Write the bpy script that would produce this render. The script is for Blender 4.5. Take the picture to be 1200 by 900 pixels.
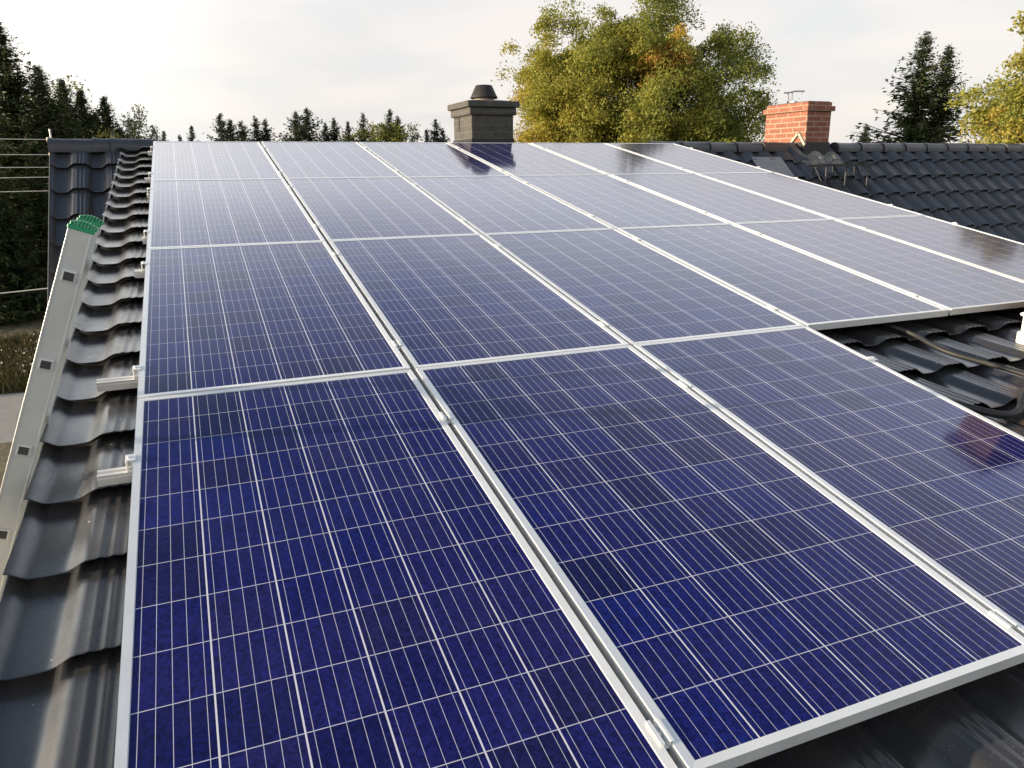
import bpy, math, random
import numpy as np
from mathutils import Vector, Matrix
R = math.radians
random.seed(7)
scn = bpy.context.scene
for o in list(bpy.data.objects):
    bpy.data.objects.remove(o)
col = scn.collection

# ------------------------------------------------------------------ camera
cd = bpy.data.cameras.new('camera'); cam = bpy.data.objects.new('camera', cd); col.objects.link(cam)
cd.sensor_width = 36; cd.lens = 26.709; cd.clip_start = 0.05; cd.clip_end = 5000
B = Matrix(((0.923172, 0.112612, -0.36752), (-0.384285, 0.24846, -0.889153), (-0.008815, 0.962074, 0.272647)))
cam.matrix_world = Matrix.Translation((0.241024, -0.978414, 1.11688)) @ B.to_4x4()
scn.camera = cam

# ------------------------------------------------------------------ light
SUN_AZ = -80.5      # degrees clockwise from +Y
SUN_EL = 11.0
scn.view_settings.view_transform = 'Standard'; scn.view_settings.look = 'None'
scn.view_settings.exposure = 0.95; scn.view_settings.gamma = 1.0
scn.view_settings.use_curve_mapping = False
sd = bpy.data.lights.new('sun', 'SUN'); sd.energy = 5.0; sd.angle = R(0.6); sd.color = (1.0, 0.82, 0.60)
sun = bpy.data.objects.new('sun', sd); col.objects.link(sun)
S = Vector((math.sin(R(SUN_AZ))*math.cos(R(SUN_EL)), math.cos(R(SUN_AZ))*math.cos(R(SUN_EL)), math.sin(R(SUN_EL))))
sun.rotation_euler = (-S).to_track_quat('-Z', 'Y').to_euler()

w = bpy.data.worlds.new('World'); scn.world = w; w.use_nodes = True
nt = w.node_tree; nt.nodes.clear()
def N(nt, t, **kw):
    n = nt.nodes.new(t)
    for k, v in kw.items():
        if k.startswith('i_'):
            key = k[2:]
            n.inputs[int(key) if key.isdigit() else key].default_value = v
        else: setattr(n, k, v)
    return n
def M(nt, op, a, b=None, c=None, clamp=False):
    n = nt.nodes.new('ShaderNodeMath'); n.operation = op; n.use_clamp = clamp
    for i, x in enumerate((a, b, c)):
        if x is None: continue
        if isinstance(x, (int, float)): n.inputs[i].default_value = x
        else: nt.links.new(x, n.inputs[i])
    return n.outputs[0]
def MIX(nt, fac, a, b, typ='RGBA'):
    n = nt.nodes.new('ShaderNodeMix'); n.data_type = typ
    ia, ib, out = (6, 7, 2) if typ == 'RGBA' else (2, 3, 0)
    for i, x in ((0, fac), (ia, a), (ib, b)):
        if isinstance(x, (int, float)): n.inputs[i].default_value = x
        elif isinstance(x, tuple): n.inputs[i].default_value = x if len(x) == 4 else (*x, 1)
        else: nt.links.new(x, n.inputs[i])
    return n.outputs[out]
def RAMP(nt, fac, stops, interp='LINEAR'):
    n = nt.nodes.new('ShaderNodeValToRGB'); n.color_ramp.interpolation = interp
    e = n.color_ramp.elements
    while len(e) < len(stops): e.new(0.5)
    for i, (p, c) in enumerate(stops):
        e[i].position = p
        e[i].color = (c, c, c, 1) if isinstance(c, (int, float)) else (*c, 1)
    nt.links.new(fac, n.inputs[0]); return n.outputs[0]

sky = N(nt, 'ShaderNodeTexSky', sky_type='NISHITA', sun_disc=False, sun_elevation=R(SUN_EL), sun_rotation=R(SUN_AZ))
sky.air_density = 1.0; sky.dust_density = 1.5; sky.ozone_density = 1.0
tc = N(nt, 'ShaderNodeTexCoord')
sx = N(nt, 'ShaderNodeSeparateXYZ'); nt.links.new(tc.outputs['Generated'], sx.inputs[0])
zc = M(nt, 'ADD', M(nt, 'MAXIMUM', sx.outputs[2], 0.0), 0.16)
cb = N(nt, 'ShaderNodeCombineXYZ')
nt.links.new(M(nt, 'DIVIDE', sx.outputs[0], zc), cb.inputs[0]); nt.links.new(M(nt, 'DIVIDE', sx.outputs[1], zc), cb.inputs[1])
n1 = N(nt, 'ShaderNodeTexNoise', i_Scale=0.55, i_Detail=7.0, i_Roughness=0.55, i_Distortion=0.4); nt.links.new(cb.outputs[0], n1.inputs['Vector'])
# a bright bank of cloud low down, breaking up to blue overhead
cov = M(nt, 'ADD', M(nt, 'MULTIPLY', n1.outputs[0], 0.8), M(nt, 'MULTIPLY', M(nt, 'ADD', M(nt, 'SUBTRACT', 0.60, sx.outputs[2]), M(nt, 'MULTIPLY', M(nt, 'MAXIMUM', M(nt, 'SUBTRACT', sx.outputs[0], 0.25), 0.0), 0.5)), 1.5))
mask = RAMP(nt, cov, [(0.36, 0.0), (0.72, 1.0)])
dp = N(nt, 'ShaderNodeVectorMath', operation='DOT_PRODUCT'); nt.links.new(tc.outputs['Generated'], dp.inputs[0]); dp.inputs[1].default_value = S
glow = RAMP(nt, dp.outputs['Value'], [(-0.0, (0.495, 0.478, 0.466)), (0.12, (0.53, 0.512, 0.495)), (0.28, (0.66, 0.645, 0.61)), (0.75, (0.95, 0.90, 0.80)), (1.0, (2.2, 1.8, 1.3))])
lift = RAMP(nt, sx.outputs[2], [(0.0, (0.49, 0.48, 0.475)), (0.24, (0.51, 0.51, 0.51)), (0.36, (0.92, 0.95, 0.98)), (0.48, (0.60, 0.68, 0.82)), (0.62, (0.42, 0.47, 0.56)), (0.9, (0.36, 0.38, 0.41))])
n3 = N(nt, 'ShaderNodeTexNoise', i_Scale=1.1, i_Detail=6.0, i_Roughness=0.5, i_Distortion=0.3); nt.links.new(cb.outputs[0], n3.inputs['Vector'])
streak = RAMP(nt, n3.outputs[0], [(0.36, (0.885, 0.92, 0.95)), (0.60, (1.03, 1.0, 0.985))])
vm0 = N(nt, 'ShaderNodeVectorMath', operation='MULTIPLY'); nt.links.new(glow, vm0.inputs[0]); nt.links.new(lift, vm0.inputs[1])
vm1 = N(nt, 'ShaderNodeVectorMath', operation='SCALE'); nt.links.new(vm0.outputs[0], vm1.inputs[0]); vm1.inputs['Scale'].default_value = 2.0
vm2 = N(nt, 'ShaderNodeVectorMath', operation='MULTIPLY'); nt.links.new(vm1.outputs[0], vm2.inputs[0]); nt.links.new(streak, vm2.inputs[1])
glow = vm2.outputs[0]
bg1 = N(nt, 'ShaderNodeBackground', i_Strength=0.13); nt.links.new(sky.outputs[0], bg1.inputs[0])
bg2 = N(nt, 'ShaderNodeBackground', i_Strength=1.0); nt.links.new(glow, bg2.inputs[0])
mx = N(nt, 'ShaderNodeMixShader'); nt.links.new(M(nt, 'MULTIPLY', mask, 0.93), mx.inputs[0])
nt.links.new(bg1.outputs[0], mx.inputs[1]); nt.links.new(bg2.outputs[0], mx.inputs[2])
wo = N(nt, 'ShaderNodeOutputWorld'); nt.links.new(mx.outputs[0], wo.inputs[0])

# ------------------------------------------------------------------ helpers
def tag(o, label=None, cat=None, group=None, kind=None):
    if label: o['label'] = label
    if cat: o['category'] = cat
    if group: o['group'] = group
    if kind: o['kind'] = kind
    return o
def empty(name, loc=(0, 0, 0), rot=(0, 0, 0)):
    o = bpy.data.objects.new(name, None); o.empty_display_size = 0.1
    col.objects.link(o); o.location = loc; o.rotation_euler = rot
    return o
def mesh_np(name, V, F, mat, parent=None, smooth=False, tint=None):
    """V (n,3), F (m,k) all the same size"""
    V = np.asarray(V, np.float32); F = np.asarray(F, np.int32); k = F.shape[1]
    me = bpy.data.meshes.new(name)
    me.vertices.add(len(V)); me.vertices.foreach_set('co', V.ravel())
    me.loops.add(F.size); me.loops.foreach_set('vertex_index', F.ravel())
    me.polygons.add(len(F)); me.polygons.foreach_set('loop_start', np.arange(0, F.size, k, dtype=np.int32))
    me.update(calc_edges=True); me.validate()
    if smooth: me.polygons.foreach_set('use_smooth', np.ones(len(me.polygons), bool))
    if tint is not None:
        a = me.attributes.new('tint', 'FLOAT', 'POINT'); a.data.foreach_set('value', np.asarray(tint, np.float32))
    me.materials.append(mat)
    o = bpy.data.objects.new(name, me); col.objects.link(o)
    if parent: o.parent = parent
    return o
class MB:
    def __init__(s): s.v = []; s.f = []; s.sm = []
    def add(s, vs, fs, smooth=False):
        b = len(s.v); s.v += [tuple(v) for v in vs]; s.f += [tuple(i + b for i in f) for f in fs]; s.sm += [smooth]*len(fs)
    def box(s, lo, hi, mat=None, bev=0.0):
        x0, y0, z0 = lo; x1, y1, z1 = hi
        if bev <= 0:
            vs = [(x0, y0, z0), (x1, y0, z0), (x1, y1, z0), (x0, y1, z0), (x0, y0, z1), (x1, y0, z1), (x1, y1, z1), (x0, y1, z1)]
            fs = [(0, 3, 2, 1), (4, 5, 6, 7), (0, 1, 5, 4), (1, 2, 6, 5), (2, 3, 7, 6), (3, 0, 4, 7)]
        else:
            b = bev; vs = []; 
            for sx_ in (0, 1):
                for sy in (0, 1):
                    for sz in (0, 1):
                        X = (x0, x1)[sx_]; Y = (y0, y1)[sy]; Z = (z0, z1)[sz]
                        dx = b*(1 - 2*sx_); dy = b*(1 - 2*sy); dz = b*(1 - 2*sz)
                        vs += [(X, Y + dy, Z + dz), (X + dx, Y, Z + dz), (X + dx, Y + dy, Z)]
            def id_(a, b_, c, k): return (a*4 + b_*2 + c)*3 + k
            fs = []
            for a in (0, 1):
                q = [id_(a, 0, 0, 0), id_(a, 1, 0, 0), id_(a, 1, 1, 0), id_(a, 0, 1, 0)]; fs.append(tuple(q if a else q[::-1]))
                q = [id_(0, a, 0, 1), id_(0, a, 1, 1), id_(1, a, 1, 1), id_(1, a, 0, 1)]; fs.append(tuple(q if a else q[::-1]))
                q = [id_(0, 0, a, 2), id_(1, 0, a, 2), id_(1, 1, a, 2), id_(0, 1, a, 2)]; fs.append(tuple(q if a else q[::-1]))
            for a in (0, 1):
                for c in (0, 1):
                    q = [id_(0, a, c, 1), id_(1, a, c, 1), id_(1, a, c, 2), id_(0, a, c, 2)]; fs.append(tuple(q if a != c else q[::-1]))
                    q = [id_(a, 0, c, 0), id_(a, 0, c, 2), id_(a, 1, c, 2), id_(a, 1, c, 0)]; fs.append(tuple(q if a != c else q[::-1]))
                    q = [id_(a, c, 0, 0), id_(a, c, 1, 0), id_(a, c, 1, 1), id_(a, c, 0, 1)]; fs.append(tuple(q if a != c else q[::-1]))
            for a in (0, 1):
                for c in (0, 1):
                    for d in (0, 1):
                        t = (id_(a, c, d, 0), id_(a, c, d, 1), id_(a, c, d, 2)); fs.append(t if (a + c + d) % 2 else t[::-1])
        if mat is not None: vs = [tuple(mat @ Vector(v)) for v in vs]
        s.add(vs, fs)
    def tube(s, pts, r, n=8, cap=True, smooth=True, ry=None):
        pts = [Vector(p) for p in pts]; rs = r if isinstance(r, (list, tuple)) else [r]*len(pts)
        vs = []; up = Vector((0, 0, 1))
        for i, p in enumerate(pts):
            d = (pts[min(i + 1, len(pts) - 1)] - pts[max(i - 1, 0)]).normalized()
            a = d.cross(up)
            if a.length < 1e-3: a = Vector((1, 0, 0))
            a.normalize(); b = a.cross(d)
            for k in range(n):
                t = 2*math.pi*k/n; vs.append(p + (a*math.cos(t) + b*math.sin(t))*rs[i])
        fs = [(i*n + k, i*n + (k + 1) % n, (i + 1)*n + (k + 1) % n, (i + 1)*n + k) for i in range(len(pts) - 1) for k in range(n)]
        s.add(vs, fs, smooth)
        if cap:
            s.add(vs[:n], [tuple(range(n))[::-1]]); s.add(vs[-n:], [tuple(range(n))])
    def lathe(s, prof, c=(0, 0, 0), n=24):
        vs = [(c[0] + r*math.cos(2*math.pi*k/n), c[1] + r*math.sin(2*math.pi*k/n), c[2] + z) for r, z in prof for k in range(n)]
        fs = [(i*n + k, i*n + (k + 1) % n, (i + 1)*n + (k + 1) % n, (i + 1)*n + k) for i in range(len(prof) - 1) for k in range(n)]
        s.add(vs, fs, True)
    def prism(s, poly, a, b, axis=0):
        """poly in the two other axes, extruded from a to b along axis"""
        n = len(poly)
        def P(q, t):
            l = list(q); l.insert(axis, t); return tuple(l)
        vs = [P(q, a) for q in poly] + [P(q, b) for q in poly]
        fs = [(i, (i + 1) % n, n + (i + 1) % n, n + i) for i in range(n)] + [tuple(range(n))[::-1], tuple(range(n, 2*n))]
        s.add(vs, fs)
    def build(s, name, mat, parent=None, fix=True):
        me = bpy.data.meshes.new(name); me.from_pydata(s.v, [], s.f); me.update()
        me.polygons.foreach_set('use_smooth', s.sm)
        if fix:
            import bmesh
            bm = bmesh.new(); bm.from_mesh(me); bmesh.ops.recalc_face_normals(bm, faces=bm.faces[:]); bm.to_mesh(me); bm.free()
        me.materials.append(mat)
        o = bpy.data.objects.new(name, me); col.objects.link(o)
        if parent: o.parent = parent
        return o
def copy_tree(o, parent=None):
    c = o.copy(); col.objects.link(c); c.parent = parent
    for ch in list(o.children): copy_tree(ch, c)
    return c

# ------------------------------------------------------------------ materials
def new_mat(name):
    m = bpy.data.materials.new(name); m.use_nodes = True; t = m.node_tree; t.nodes.clear()
    p = N(t, 'ShaderNodeBsdfPrincipled'); o = N(t, 'ShaderNodeOutputMaterial'); t.links.new(p.outputs[0], o.inputs[0])
    return m, t, p
def simple(name, colr, rough=0.6, metal=0.0, var=0.15, scale=6.0, bump=0.0, bscale=40.0, spec=0.5, dirt=None):
    m, t, p = new_mat(name)
    tc = N(t, 'ShaderNodeTexCoord')
    n = N(t, 'ShaderNodeTexNoise', i_Scale=scale, i_Detail=6.0, i_Roughness=0.6); t.links.new(tc.outputs['Object'], n.inputs['Vector'])
    f = RAMP(t, n.outputs[0], [(0.3, 0.0), (0.7, 1.0)])
    c0 = tuple(x*(1 - var) for x in colr); c1 = tuple(min(1, x*(1 + var)) for x in colr)
    if dirt: c0 = dirt
    t.links.new(MIX(t, f, c0, c1), p.inputs['Base Color'])
    p.inputs['Metallic'].default_value = metal; p.inputs['Specular IOR Level'].default_value = spec
    t.links.new(M(t, 'MULTIPLY_ADD', n.outputs[0], 0.25*rough, rough*0.87), p.inputs['Roughness'])
    if bump:
        b = N(t, 'ShaderNodeTexNoise', i_Scale=bscale, i_Detail=5.0); t.links.new(tc.outputs['Object'], b.inputs['Vector'])
        bn = N(t, 'ShaderNodeBump', i_Strength=bump, i_Distance=0.01); t.links.new(b.outputs[0], bn.inputs['Height']); t.links.new(bn.outputs[0], p.inputs['Normal'])
    return m

PW, PH, LIP = 0.992, 1.9275, 0.021
PX, PY = 1.012, 1.9345
def cell_material():
    m, t, p = new_mat('solar_cells')
    tc = N(t, 'ShaderNodeTexCoord'); s = N(t, 'ShaderNodeSeparateXYZ'); t.links.new(tc.outputs['Object'], s.inputs[0])
    cx = (PW - 2*LIP)/6; cy = (PH - 2*LIP)/12
    u = M(t, 'DIVIDE', M(t, 'SUBTRACT', s.outputs[0], LIP), cx); v = M(t, 'DIVIDE', M(t, 'SUBTRACT', s.outputs[1], LIP), cy)
    fu = M(t, 'FRACT', u); fv = M(t, 'FRACT', v)
    oi = N(t, 'ShaderNodeObjectInfo')
    cc = N(t, 'ShaderNodeCombineXYZ'); t.links.new(M(t, 'FLOOR', u), cc.inputs[0]); t.links.new(M(t, 'FLOOR', v), cc.inputs[1])
    t.links.new(M(t, 'MULTIPLY', oi.outputs['Random'], 91.7), cc.inputs[2])
    wn = N(t, 'ShaderNodeTexWhiteNoise', noise_dimensions='3D'); t.links.new(cc.outputs[0], wn.inputs['Vector'])
    base = RAMP(t, wn.outputs['Value'], [(0.0, (0.0045, 0.0055, 0.062)), (0.2, (0.0055, 0.0070, 0.088)), (0.5, (0.0080, 0.0078, 0.086)), (0.72, (0.0052, 0.0088, 0.106)), (0.88, (0.0125, 0.0098, 0.074)), (1.0, (0.0045, 0.0052, 0.052))])
    # broad drift of tint over a module
    dn = N(t, 'ShaderNodeTexNoise', i_Scale=1.3, i_Detail=1.0)
    off = N(t, 'ShaderNodeVectorMath', operation='ADD'); t.links.new(tc.outputs['Object'], off.inputs[0]); 
    rc = N(t, 'ShaderNodeCombineXYZ'); t.links.new(M(t, 'MULTIPLY', oi.outputs['Random'], 57.0), rc.inputs[0]); t.links.new(rc.outputs[0], off.inputs[1]); t.links.new(off.outputs[0], dn.inputs['Vector'])
    base = MIX(t, M(t, 'MULTIPLY', RAMP(t, dn.outputs[0], [(0.4, 0.0), (0.7, 1.0)]), 0.5), base, (0.015, 0.0105, 0.082))
    # polycrystalline flakes
    vo = N(t, 'ShaderNodeTexVoronoi', i_Scale=140.0); t.links.new(tc.outputs['Object'], vo.inputs['Vector'])
    sp = N(t, 'ShaderNodeSeparateColor'); t.links.new(vo.outputs['Color'], sp.inputs[0])
    k = M(t, 'MULTIPLY_ADD', sp.outputs[0], 0.8, 0.60)
    vm = N(t, 'ShaderNodeVectorMath', operation='SCALE'); t.links.new(base, vm.inputs[0]); t.links.new(k, vm.inputs['Scale'])
    # bus bars along the module, gaps between cells
    b5 = M(t, 'ABSOLUTE', M(t, 'SUBTRACT', M(t, 'FRACT', M(t, 'MULTIPLY', fu, 5.0)), 0.5))
    bus = M(t, 'LESS_THAN', b5, 0.00064*5/cx)
    gu = M(t, 'GREATER_THAN', M(t, 'ABSOLUTE', M(t, 'SUBTRACT', fu, 0.5)), 0.5 - 0.0019/cx)
    gv = M(t, 'GREATER_THAN', M(t, 'ABSOLUTE', M(t, 'SUBTRACT', fv, 0.5)), 0.5 - 0.0011/cy)
    cgap = M(t, 'MAXIMUM', gu, gv)
    c1 = MIX(t, M(t, 'MULTIPLY', bus, 0.9), vm.outputs[0], (0.50, 0.50, 0.58))
    c2 = MIX(t, gv, MIX(t, gu, c1, (0.58, 0.58, 0.63)), (0.46, 0.46, 0.53))
    # thin uneven film of dust on the glass
    du = N(t, 'ShaderNodeTexNoise', i_Scale=3.0, i_Detail=8.0, i_Roughness=0.65); t.links.new(off.outputs[0], du.inputs['Vector'])
    dust = M(t, 'MULTIPLY', RAMP(t, du.outputs[0], [(0.45, 0.0), (0.8, 1.0)]), 0.022)
    c3 = MIX(t, dust, c2, (0.35, 0.34, 0.36))
    t.links.new(c3, p.inputs['Base Color'])
    t.links.new(M(t, 'MULTIPLY_ADD', du.outputs[0], 0.06, 0.05), p.inputs['Roughness'])
    p.inputs['IOR'].default_value = 1.37
    return m

def tile_material(name, colr, rough, stain):
    m, t, p = new_mat(name)
    tc = N(t, 'ShaderNodeTexCoord')
    mp = N(t, 'ShaderNodeMapping'); mp.inputs['Scale'].default_value = (9, 1.6, 3); t.links.new(tc.outputs['Object'], mp.inputs[0])
    n = N(t, 'ShaderNodeTexNoise', i_Scale=1.0, i_Detail=8.0, i_Roughness=0.65); t.links.new(mp.outputs[0], n.inputs['Vector'])
    n2 = N(t, 'ShaderNodeTexNoise', i_Scale=5.0, i_Detail=9.0, i_Roughness=0.7); t.links.new(tc.outputs['Object'], n2.inputs['Vector'])
    f = RAMP(t, n.outputs[0], [(0.35, 0.0), (0.7, 1.0)]); p.inputs['IOR'].default_value = 1.6
    f2 = RAMP(t, n2.outputs[0], [(0.45, 0.0), (0.75, 1.0)])
    c = MIX(t, M(t, 'MULTIPLY', f, 0.6), colr, stain)
    c = MIX(t, M(t, 'MULTIPLY', f2, 0.45), c, tuple(x*0.45 for x in colr))
    vo = N(t, 'ShaderNodeTexVoronoi', i_Scale=17.0); t.links.new(tc.outputs['Object'], vo.inputs['Vector'])
    sp = M(t, 'MULTIPLY', M(t, 'LESS_THAN', vo.outputs['Distance'], 0.05), M(t, 'GREATER_THAN', n2.outputs[0], 0.52))
    c = MIX(t, sp, c, (0.45, 0.44, 0.42))
    v2 = N(t, 'ShaderNodeTexVoronoi', i_Scale=75.0); t.links.new(tc.outputs['Object'], v2.inputs['Vector'])
    n4 = N(t, 'ShaderNodeTexNoise', i_Scale=2.2, i_Detail=5.0); t.links.new(tc.outputs['Object'], n4.inputs['Vector'])
    sp2 = M(t, 'MULTIPLY', M(t, 'LESS_THAN', v2.outputs['Distance'], 0.13), M(t, 'GREATER_THAN', n4.outputs[0], 0.55))
    c = MIX(t, M(t, 'MULTIPLY', sp2, 0.35), c, (0.22, 0.21, 0.19))
    t.links.new(c, p.inputs['Base Color'])
    t.links.new(M(t, 'MULTIPLY_ADD', n2.outputs[0], 0.35, rough - 0.17), p.inputs['Roughness'])
    bn = N(t, 'ShaderNodeBump', i_Strength=0.12, i_Distance=0.01); t.links.new(n2.outputs[0], bn.inputs['Height']); t.links.new(bn.outputs[0], p.inputs['Normal'])
    return m

def brick_material(name, c1, c2, mortar, scale=1.0, bw=0.25, rh=0.072, ms=0.011, patch=None):
    m, t, p = new_mat(name)
    tc = N(t, 'ShaderNodeTexCoord'); s = N(t, 'ShaderNodeSeparateXYZ'); t.links.new(tc.outputs['Object'], s.inputs[0])
    cv = N(t, 'ShaderNodeCombineXYZ'); t.links.new(M(t, 'ADD', s.outputs[0], s.outputs[1]), cv.inputs[0]); t.links.new(s.outputs[2], cv.inputs[1])
    b = N(t, 'ShaderNodeTexBrick', i_Scale=1.0); b.inputs['Color1'].default_value = (*c1, 1); b.inputs['Color2'].default_value = (*c2, 1); b.inputs['Mortar'].default_value = (*mortar, 1)
    b.inputs['Mortar Size'].default_value = ms; b.inputs['Brick Width'].default_value = bw; b.inputs['Row Height'].default_value = rh; b.inputs['Mortar Smooth'].default_value = 0.25
    t.links.new(cv.outputs[0], b.inputs['Vector'])
    n = N(t, 'ShaderNodeTexNoise', i_Scale=14.0, i_Detail=8.0, i_Roughness=0.7); t.links.new(tc.outputs['Object'], n.inputs['Vector'])
    k = M(t, 'MULTIPLY_ADD', n.outputs[0], 0.9, 0.55)
    vm = N(t, 'ShaderNodeVectorMath', operation='SCALE'); t.links.new(b.outputs['Color'], vm.inputs[0]); t.links.new(k, vm.inputs['Scale'])
    t.links.new(vm.outputs[0], p.inputs['Base Color']); p.inputs['Roughness'].default_value = 0.85
    h = M(t, 'ADD', M(t, 'SUBTRACT', 1.0, b.outputs['Fac']), M(t, 'MULTIPLY', n.outputs[0], 0.35))
    bn = N(t, 'ShaderNodeBump', i_Strength=0.6, i_Distance=0.008); t.links.new(h, bn.inputs['Height']); t.links.new(bn.outputs[0], p.inputs['Normal'])
    return m

def leaf_material(name, stops, trans=0.35, gain=1.0):
    m = bpy.data.materials.new(name); m.use_nodes = True; t = m.node_tree; t.nodes.clear()
    a = N(t, 'ShaderNodeAttribute', attribute_name='tint')
    c = RAMP(t, a.outputs['Fac'], stops)
    d = N(t, 'ShaderNodeBsdfDiffuse'); tr = N(t, 'ShaderNodeBsdfTranslucent'); t.links.new(c, d.inputs[0])
    hs = N(t, 'ShaderNodeHueSaturation', i_Saturation=1.1, i_Value=1.3); t.links.new(c, hs.inputs['Color']); t.links.new(hs.outputs[0], tr.inputs[0])
    g = N(t, 'ShaderNodeBsdfGlossy', i_Roughness=0.45); g.inputs[0].default_value = (1, 1, 1, 1)
    mx = N(t, 'ShaderNodeMixShader', i_0=trans); t.links.new(d.outputs[0], mx.inputs[1]); t.links.new(tr.outputs[0], mx.inputs[2])
    m2 = N(t, 'ShaderNodeMixShader', i_0=0.008); t.links.new(mx.outputs[0], m2.inputs[1]); t.links.new(g.outputs[0], m2.inputs[2])
    o = N(t, 'ShaderNodeOutputMaterial'); t.links.new(m2.outputs[0], o.inputs[0])
    return m

MC = cell_material()
ALU = simple('anodised_aluminium', (0.72, 0.73, 0.72), 0.36, 0.30, 0.05, 9, 0.04, 120)
RAIL = simple('rail_aluminium', (0.60, 0.60, 0.59), 0.45, 0.35, 0.06, 9)
STEEL = simple('zinc_steel', (0.42, 0.42, 0.42), 0.4, 0.8, 0.15, 20)
LADDER = simple('ladder_aluminium', (0.60, 0.615, 0.59), 0.38, 0.35, 0.12, 3.0, 0.05, 60)
GREEN = simple('green_plastic', (0.018, 0.29, 0.125), 0.45, 0, 0.12, 30)
TILE = tile_material('coated_roof_tile', (0.027, 0.027, 0.029), 0.25, (0.040, 0.038, 0.036))
TILE2 = tile_material('matt_roof_tile', (0.036, 0.038, 0.045), 0.40, (0.042, 0.043, 0.048))
RIDGE = simple('ridge_tile_grey', (0.036, 0.038, 0.043), 0.45, 0, 0.25, 8, 0.1, 40)
RIDGEB = simple('ridge_tile_brown', (0.050, 0.032, 0.026), 0.6, 0, 0.35, 8, 0.1, 40)
TRIM = simple('verge_trim', (0.030, 0.031, 0.034), 0.35, 0, 0.2, 8)
FLASH = simple('lead_flashing', (0.24, 0.24, 0.235), 0.55, 0.3, 0.2, 5, 0.15, 14)
MORTAR = simple('mortar_patch', (0.15, 0.15, 0.14), 0.9, 0, 0.4, 5, 0.4, 30, dirt=(0.07, 0.07, 0.07))
BRICK = brick_material('red_brick', (0.220, 0.082, 0.050), (0.175, 0.064, 0.040), (0.29, 0.185, 0.13))
KLINK = brick_material('grey_clinker', (0.058, 0.055, 0.049), (0.042, 0.041, 0.038), (0.076, 0.072, 0.063), bw=0.24, rh=0.078, ms=0.009)
CONC = simple('concrete_crown', (0.056, 0.054, 0.049), 0.85, 0, 0.35, 9, 0.3, 40)
COWL = simple('rusty_cowl', (0.014, 0.012, 0.011), 0.7, 0.1, 0.4, 12)
CLAY = simple('clay_collar', (0.50, 0.42, 0.33), 0.8, 0, 0.15, 20)
BLACK = simple('black_rubber', (0.013, 0.013, 0.013), 0.6, 0, 0.3, 12)
BLKMET = simple('black_steel', (0.016, 0.016, 0.017), 0.45, 0.2, 0.3, 20)
WHITE = simple('white_plastic', (0.78, 0.79, 0.76), 0.5, 0, 0.04, 20)
WIRE = simple('wire_insulation', (0.48, 0.49, 0.48), 0.5, 0, 0.1, 10)
STUCCO = simple('stucco', (0.42, 0.40, 0.36), 0.9, 0, 0.1, 3, 0.3, 60)
ROAD = simple('asphalt', (0.20, 0.195, 0.185), 0.9, 0, 0.15, 2, 0.3, 80)
BARK = simple('bark', (0.055, 0.042, 0.032), 0.9, 0, 0.4, 8, 0.5, 20)
BIRCHB = simple('birch_bark', (0.42, 0.40, 0.37), 0.8, 0, 0.3, 6, dirt=(0.08, 0.07, 0.065))
NEEDLE = leaf_material('spruce_needles', [(0.0, (0.016, 0.026, 0.012)), (0.5, (0.030, 0.044, 0.018)), (0.85, (0.055, 0.066, 0.026)), (1.0, (0.085, 0.085, 0.040))], 0.15)
NEEDLEF = leaf_material('far_needles', [(0.0, (0.020, 0.032, 0.018)), (0.5, (0.032, 0.045, 0.024)), (1.0, (0.060, 0.070, 0.036))], 0.2)
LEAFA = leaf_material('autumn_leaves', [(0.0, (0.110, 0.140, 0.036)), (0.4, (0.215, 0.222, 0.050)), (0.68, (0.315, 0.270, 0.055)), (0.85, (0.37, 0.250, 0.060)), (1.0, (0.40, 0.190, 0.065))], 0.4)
LEAFG = leaf_material('green_leaves', [(0.0, (0.050, 0.070, 0.024)), (0.6, (0.115, 0.130, 0.042)), (1.0, (0.22, 0.19, 0.06))], 0.35)

# ------------------------------------------------------------------ the ground
GZ = -3.88
def ground_material():
    m, t, p = new_mat('meadow_ground')
    tc = N(t, 'ShaderNodeTexCoord')
    n = N(t, 'ShaderNodeTexNoise', i_Scale=0.35, i_Detail=8.0, i_Roughness=0.65); t.links.new(tc.outputs['Object'], n.inputs['Vector'])
    n2 = N(t, 'ShaderNodeTexNoise', i_Scale=6.0, i_Detail=8.0, i_Roughness=0.7); t.links.new(tc.outputs['Object'], n2.inputs['Vector'])
    c = MIX(t, RAMP(t, n.outputs[0], [(0.4, 0.0), (0.62, 1.0)]), (0.075, 0.055, 0.035), (0.070, 0.072, 0.026))
    c = MIX(t, RAMP(t, n2.outputs[0], [(0.4, 0.0), (0.7, 1.0)]), c, (0.13, 0.105, 0.06))
    t.links.new(c, p.inputs['Base Color']); p.inputs['Roughness'].default_value = 0.95
    bn = N(t, 'ShaderNodeBump', i_Strength=0.6, i_Distance=0.05); t.links.new(n2.outputs[0], bn.inputs['Height']); t.links.new(bn.outputs[0], p.inputs['Normal'])
    return m
g = MB(); g.add([(-1500, -1500, GZ), (1500, -1500, GZ), (1500, 1500, GZ), (-1500, 1500, GZ)], [(0, 1, 2, 3)])
tag(g.build('ground', ground_material()), kind='structure')
g = MB(); z = GZ + 0.004
g.add([(-40, 13.0, z), (-2.2, 15.6, z), (-2.2, 19.3, z), (-40, 22.2, z)], [(0, 1, 2, 3)])
tag(g.build('road', ROAD), kind='structure')
# edge of the verge: a real bank of soil beside the road
rng = np.random.default_rng(3)

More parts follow.
